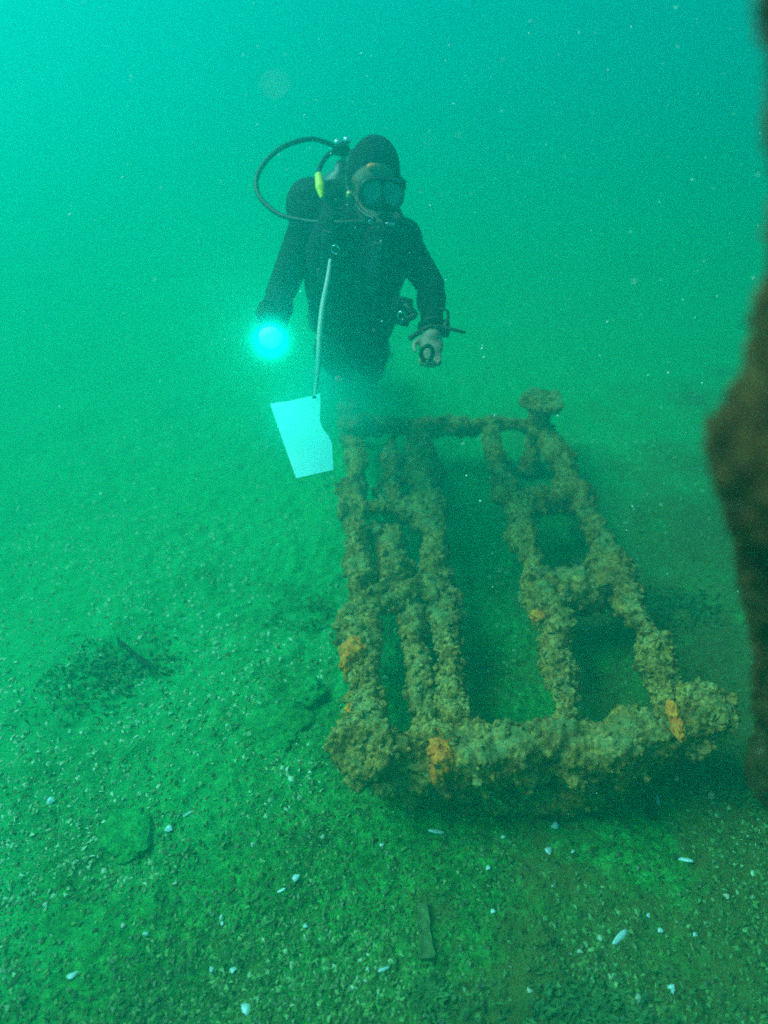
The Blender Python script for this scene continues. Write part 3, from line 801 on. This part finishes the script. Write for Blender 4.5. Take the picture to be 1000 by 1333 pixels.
slate = empty('writing_slate', tuple(at(405, 622, 2.24))); tag(slate, 'white plastic writing slate hanging on a cord below the torch', 'slate')
def board(outline):
    p = [Vector(x) for x in outline]; k = len(p); n = (p[1] - p[0]).cross(p[-1] - p[0]).normalized() * 0.003
    bm = bmesh.new(); top = [bm.verts.new(q + n) for q in p]; bot = [bm.verts.new(q - n) for q in p]
    bm.faces.new(top); bm.faces.new(bot[::-1])
    for i in range(k): bm.faces.new((top[i], bot[i], bot[(i + 1) % k], top[(i + 1) % k]))
    bmesh.ops.recalc_face_normals(bm, faces=bm.faces)
    me = bpy.data.meshes.new('board'); bm.to_mesh(me); bm.free(); me.materials.append(M_WHITE)
    o = bpy.data.objects.new('board', me); C.objects.link(o); return att(o, slate)
def sp(px, py): return at(px, py, 2.16 + (622 - py) * 0.0009 + (px - 386) * 0.0004)
board([sp(352, 526), sp(380, 522), sp(417, 513), sp(417, 530), sp(416, 548), sp(421, 560), sp(428, 568), sp(432, 578), sp(434, 612), sp(386, 623), sp(372, 584)])
for (px, py) in ((409, 517),):
    c = sp(px, py); n_ = (EYE - c).normalized(); s = Soup(); s.lathe(c - n_ * .002, c + n_ * .008, [(0, .006), (.007, .006), (.009, .004)], 12); att(s.build('rivet', M_RUB), slate)
cord = tag(tube('lanyard', [at(430, 338, 2.27), at(427, 362, 2.25), at(420, 400, 2.24), at(416, 440, 2.24), at(414, 480, 2.26), at(410, 517, 2.285)], 0.0075, M_CORD, n=60, rfun=lambda t: 0.7 + 0.5 * math.sin(t * 3.1)), "pale cord hanging from the diver's chest down to the slate", 'cord')
rod = tag(tube('bent_rod', [at(533, 441, 2.27), at(548, 431, 2.27), at(562, 425, 2.27), at(580, 427, 2.27), at(606, 433, 2.27)], 0.0085, M_STICK, n=40, rfun=lambda t: 1.1 - 0.5 * t), "slim dark bent rod crossing the diver's bare hand at the wrist", 'rod')
ringp = [at(556, 460, 2.245) + Vector((0.019 * math.cos(g), 0, 0.026 * math.sin(g))) for g in np.linspace(0, 2 * math.pi, 17)]
tag(tube('metal_ring', ringp, 0.007, M_RUB, n=50), "small dark ring hooked on the diver's curled fingers", 'ring')

# ------------------------------------------------------------------ things on the seabed
def half_shell(n=12, m=7):
    v = []; f = []
    for side in (1, 0):
        for j in range(m):
            t = j / (m - 1)
            for i in range(n):
                g = math.radians(-78 + 156 * i / (n - 1)); r = t * (1 - 0.22 * abs(math.sin(g)))
                x = r * math.sin(g) * 0.78; y = r * math.cos(g) - 0.35
                z = 0.34 * math.sin(math.pi * min(1, 0.15 + 0.85 * (1 - t))) * math.cos(g * 0.9) + 0.012 * math.cos(i * math.pi) * t
                v.append((x, y, z - (0 if side else 0.05)))
    o = n * m
    for j in range(m - 1):
        for i in range(n - 1):
            q = (j * n + i, j * n + i + 1, (j + 1) * n + i + 1, (j + 1) * n + i)
            f.append(q); f.append(tuple(o + k for k in reversed(q)))
    for i in range(n - 1): f.append(((m - 1) * n + i, (m - 1) * n + i + 1, o + (m - 1) * n + i + 1, o + (m - 1) * n + i))
    return v, f
sv, sf = half_shell()
def long_shell():
    v = []; f = []; n = 10; m = 8
    for j in range(m):
        t = j / (m - 1); w = 0.30 * math.sin(math.pi * (0.12 + 0.80 * t)) ** 0.7
        for i in range(n):
            g = 2 * math.pi * i / n; v.append((w * math.cos(g), t * 2 - 1, w * 0.5 * math.sin(g)))
    for j in range(m - 1):
        for i in range(n): f.append((j * n + i, j * n + (i + 1) % n, (j + 1) * n + (i + 1) % n, (j + 1) * n + i))
    f.append(tuple(range(n))[::-1]); f.append(tuple((m - 1) * n + i for i in range(n)))
    return v, f
lv, lf = long_shell()
protos = {}
def place_shell(kind, px, py, size, seed):
    name, label, cat, group, mat, vv, ff = {
        'white': ('clam_shell', 'small white half clam shell lying loose on the open silty gravel', 'shell', 'white shells scattered on the seabed', M_SHELL, sv, sf),
        'stain': ('cockle_shell', 'dull stained yellowish half shell lying loose on the open silty gravel', 'shell', 'stained shells scattered on the seabed', M_SHELL2, sv, sf),
        'long': ('mussel_shell', 'narrow pale mussel shell lying loose on the open silty gravel', 'shell', 'narrow shells scattered on the seabed', M_SHELL, lv, lf)}[kind]
    r = random.Random(seed); p = on_plane(px, py, 0.0); z = gz(p.x, p.y); p = on_plane(px, py, z)
    if kind not in protos:
        o = mesh_obj(name, vv, ff, mat); protos[kind] = o
    else:
        o = protos[kind].copy(); C.objects.link(o)
    tag(o, OWN.get((px, py), label), cat, group)
    depth = (p - EYE).dot(FWD); s = size / 2 / FPX * depth * 0.95
    o.scale = (s, s, s * 0.9); o.location = (p.x, p.y, gz(p.x, p.y) + s * 0.12)
    o.rotation_euler = (r.uniform(-0.5, 0.5), r.uniform(-0.4, 0.4), r.uniform(0, 6.28))
W = [(220, 1080, 20), (385, 1143, 22), (95, 1270, 28), (305, 1262, 24), (320, 1315, 30), (722, 1075, 20), (715, 1108, 20), (635, 1130, 14),
     (642, 1186, 13), (875, 1288, 20), (845, 1192, 12), (66, 1043, 20), (905, 1218, 13), (497, 1100, 12), (655, 1090, 12), (860, 1212, 14), (190, 1217, 14),
     (398, 1205, 12), (940, 905, 10), (275, 1262, 14), (745, 1108, 12), (720, 1220, 10)]
OWN = {(220, 1080): 'small white half clam shell beside the thin silted slab', (722, 1075): 'white half clam shell just outside the frame\'s near cross bar, upper of a pair',
       (715, 1108): 'white half clam shell just outside the frame\'s near cross bar, lower of a pair', (940, 905): 'tiny white half shell by the broken corner cap',
       (497, 1100): 'tiny white half shell beside the foot of the round-capped corner post', (568, 1083): 'narrow pale mussel shell lying below the large orange sponge',
       (500, 1262): 'narrow pale mussel shell lying beside the short plank', (855, 1040): 'narrow pale mussel shell touching the thin dark stick',
       (355, 930): 'stained half shell lying on the broad flat pale stone', (642, 1186): 'small white half shell a hand away from the short plank'}
for k, (x, y, s_) in enumerate(W): place_shell('white', x, y, s_, 300 + k)
ST = [(602 + 178, 1222, 18), (135, 1135, 16), (228, 1150, 14), (160, 1205, 14), (755, 1240, 15), (830, 1300, 22), (690, 1290, 16), (945, 1168, 16), (60, 1180, 14), (330, 1100, 14), (355, 930, 14), (420, 1090, 13)]
for k, (x, y, s_) in enumerate(ST): place_shell('stain', x, y, s_, 400 + k)
LG = [(288, 1196, 22), (568, 1083, 22), (807, 1221, 30), (892, 1120, 20), (500, 1262, 16), (365, 1160, 16), (245, 1060, 15), (810, 1320, 22), (855, 1040, 20)]
for k, (x, y, s_) in enumerate(LG): place_shell('long', x, y, s_, 500 + k)

def rock(name, label, px, py, wpx, hz_, seed, mat, flat=0.5, aspect=1.0, rot=0.0):
    p = on_plane(px, py, 0); z = gz(p.x, p.y); depth = (p - EYE).dot(FWD); w = wpx / 2 / FPX * depth
    v, f = ico(5); d = 0.55 * fbm(v * 1.3, seed, 2) + 0.22 * fbm(v * 4, seed + 1, 3) + 0.14 * (0.5 - cells(v * 6, seed + 2))
    v = v * (1 + d[:, None]); v = np.sign(v) * np.abs(v) ** np.array([0.9, 0.9, 0.8])
    v = v * np.array([w, w * aspect, hz_])
    c, s_ = math.cos(rot), math.sin(rot); v[:, :2] = v[:, :2] @ np.array([[c, s_], [-s_, c]])
    o = mesh_obj(name, v, f, mat); o.location = (p.x, p.y, z + hz_ * 0.1)
    return tag(o, label, 'stone')
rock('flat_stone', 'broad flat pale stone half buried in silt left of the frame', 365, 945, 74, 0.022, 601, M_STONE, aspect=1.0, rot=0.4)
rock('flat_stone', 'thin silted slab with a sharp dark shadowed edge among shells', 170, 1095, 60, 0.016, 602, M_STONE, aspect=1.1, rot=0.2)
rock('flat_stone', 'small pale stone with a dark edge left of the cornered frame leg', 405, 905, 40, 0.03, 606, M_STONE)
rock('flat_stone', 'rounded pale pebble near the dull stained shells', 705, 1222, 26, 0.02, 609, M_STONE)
M_WEED = plain('brown_weed', (0.055, 0.13, 0.034), 0.8, grain=0.5, scale=30)
def weed(label, px, py, wpx, count, seed, aspect=0.7, rot=0.3, lmin=0.012, lmax=0.04):
    r = np.random.default_rng(seed); p = on_plane(px, py, 0); w = wpx / 2 / FPX * (p - EYE).dot(FWD)
    q = r.normal(0, 0.42, (count, 2)) * np.array([w, w * aspect]); c, s_ = math.cos(rot), math.sin(rot)
    q = q @ np.array([[c, s_], [-s_, c]]) + np.array([p.x, p.y])
    q = q[fbm(np.column_stack([q * 14, np.zeros(len(q))]), seed, 2) > r.uniform(-0.5, 0.3, len(q))]; z = ground_h(q); V = []; F = []
    for (x, y), zz in zip(q, z):
        l = lmin + (lmax - lmin) * r.random() ** 1.5; a = r.random() * 6.28; d = np.array([math.cos(a), math.sin(a), 0]); sd = np.array([-d[1], d[0], 0]) * (0.0012 + 0.003 * r.random())
        b0 = np.array([x, y, zz - 0.002]); k = 0.3 + 0.9 * r.random(); o = len(V)
        m1 = b0 + d * l * 0.4 * k + np.array([0, 0, l * 0.5]); t1 = b0 + d * l * 1.0 * k + np.array([0, 0, l * (0.45 + 0.3 * r.random())])
        V += [b0 - sd, b0 + sd, m1 + sd * 1.3, m1 - sd * 1.3, t1]; F += [(o, o + 1, o + 2, o + 3), (o + 3, o + 2, o + 4)]
    return tag(mesh_obj('weed_patch', np.array(V), F, M_WEED, None, smooth=False), label, 'weed', kind='stuff')
weed('large low patch of dark weed with a stick lying on it', 150, 885, 200, 1100, 603, 0.65, 0.5)
weed('patch of brown weed beside the long right rail', 880, 792, 120, 1000, 604, 0.8, 0.2)
weed('dark tuft of weed next to the short plank', 560, 1300, 44, 700, 605)
weed('dark weed patch at the foot of the leaning wreck upright', 965, 1020, 110, 900, 607)
weed('thin dark weed patch in the shade beyond the left rail', 400, 800, 90, 700, 608)
weed('broad brown mat of weed across the gravel, past the plank', 760, 1325, 300, 2000, 609, 0.25, 0.0)
def plank(name, label, a, b, w, h, mat, cat):
    A, B = on_plane(*a), on_plane(*b); A.z = gz(A.x, A.y) + h * 0.5; B.z = gz(B.x, B.y) + h * 0.7
    d = (B - A).normalized(); sd = d.cross(Vector((0, 0, 1))).normalized(); n_ = sd.cross(d); n = 24; v = []; f = []
    for i in range(n):
        t = i / (n - 1); c = A.lerp(B, t) ; ww = w * (1 + 0.18 * math.sin(7 * t + 1) * math.sin(17 * t)) * (1 - 0.3 * t)
        for (q, r) in ((1, 1), (0.3, 1.08), (-0.4, 0.95), (-1, 1), (-1, -1), (1, -1)): v.append(c + sd * ww * q + n_ * h * r * (1 + 0.15 * math.sin(23 * t + q * 3)))
    for i in range(n - 1):
        for k in range(6): f.append((i * 6 + k, i * 6 + (k + 1) % 6, i * 6 + 6 + (k + 1) % 6, i * 6 + 6 + k))
    f += [tuple(range(6))[::-1], tuple((n - 1) * 6 + k for k in range(6))]
    return tag(mesh_obj(name, v, f, mat, None, smooth=False), label, cat)
plank('plank', 'short worn piece of plank half buried in gravel', (556, 1255), (549, 1180), 0.017, 0.009, M_WOOD, 'plank')
plank('stick', 'thin dark stick slanting out from under the near cross bar', (852, 1062), (836, 1018), 0.007, 0.008, M_STICK, 'stick')
plank('stick', 'dark straight stick lying on the weedy mound', (197, 878), (158, 848), 0.006, 0.02, M_STICK, 'stick')

# shell hash and gravel, nobody could count it
def gravel():
    n = 90000
    r = np.random.default_rng(5)
    px = r.uniform(-60, 1060, n); py = 1370 - (1370 - 560) * r.random(n) ** 1.6
    k = (px - 500) / FPX; u_ = (666.5 - py) / FPX
    dz = FWD.z + UP.z * u_; t = -CAM_H / dz
    x = k * t; y = (FWD.y + UP.y * u_) * t
    # jitter in the plane so that the scatter is a property of the seabed
    x += r.normal(0, 0.05, n); y += r.normal(0, 0.05, n)
    clump = fbm(np.column_stack([x * 4, y * 4, np.zeros(n)]), 77, 2); keep = clump > r.uniform(-0.9, 0.35, n); x, y = x[keep], y[keep]; n = len(x)
    z = ground_h(np.column_stack([x, y]))
    s = 0.0016 + 0.0078 * r.random(n) ** 4
    base = np.array([(-1, -.6, -.3), (1, -.7, -.3), (.7, .9, -.3), (-.8, .7, -.3), (0.1, 0.05, .55)])
    V = base[None] * (0.6 + 0.8 * r.random((n, 5, 3)))
    V = V * s[:, None, None] * np.stack([np.ones(n), 0.5 + 0.7 * r.random(n), 0.5 + 0.8 * r.random(n)], 1)[:, None, :]
    a = r.random(n) * 6.28; b = r.normal(0, 0.5, n)
    ca, sa, cb, sb = np.cos(a), np.sin(a), np.cos(b), np.sin(b)
    X, Y, Z = V[..., 0], V[..., 1], V[..., 2]
    Y, Z = Y * cb[:, None] - Z * sb[:, None], Y * sb[:, None] + Z * cb[:, None]
    X, Y = X * ca[:, None] - Y * sa[:, None], X * sa[:, None] + Y * ca[:, None]
    V = np.stack([X + x[:, None], Y + y[:, None], Z + (z + s * 0.25)[:, None]], -1).reshape(-1, 3)
    q = np.array([(0, 1, 4), (1, 2, 4), (2, 3, 4), (3, 0, 4), (0, 3, 2), (0, 2, 1)])
    F = (q[None] + 5 * np.arange(n)[:, None, None]).reshape(-1, 3)
    m, nt, b_ = new_mat('shell_hash')
    at_ = nt.nodes.new('ShaderNodeAttribute'); at_.attribute_name = 'chip'
    c = ramp(nt, at_.outputs['Fac'], [(0.0, (0.05, 0.05, 0.010)), (0.60, (0.09, 0.16, 0.028)), (0.92, (0.20, 0.31, 0.07)), (0.99, (0.5, 0.55, 0.32))])
    nt.links.new(c, b_.inputs['Base Color']); b_.inputs['Roughness'].default_value = 0.5
    o = mesh_obj('shell_gravel', V, F, m, None, smooth=False)
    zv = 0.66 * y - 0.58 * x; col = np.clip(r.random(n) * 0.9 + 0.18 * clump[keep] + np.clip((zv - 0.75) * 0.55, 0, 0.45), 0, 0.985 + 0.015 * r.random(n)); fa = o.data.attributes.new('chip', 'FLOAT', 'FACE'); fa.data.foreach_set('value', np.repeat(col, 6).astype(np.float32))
    tag(o, 'fine shell fragments and gravel strewn over the seabed', 'gravel', kind='stuff')
gravel()

# drifting specks in the water
def specks():
    n = 1500; r = np.random.default_rng(9); iv, if_ = ico(1); V = []; F = []; q = 0
    for k in range(n):
        x, y, z = r.uniform(-1.6, 1.6), r.uniform(0.45, 4.2), r.uniform(0.15, 2.6)
        s = (0.0008 + 0.0020 * r.random() ** 3) * (0.5 + 0.35 * y)
        V.append(iv * s * (0.5 + r.random(3)) + np.array([x, y, z])); F.append(if_ + q * len(iv)); q += 1
    o = mesh_obj('drifting_specks', np.concatenate(V), np.concatenate(F), plain('pale_speck', (0.85, 0.87, 0.82), 0.6), None)
    tag(o, 'pale specks of silt drifting in the water', 'silt', kind='stuff')
specks()
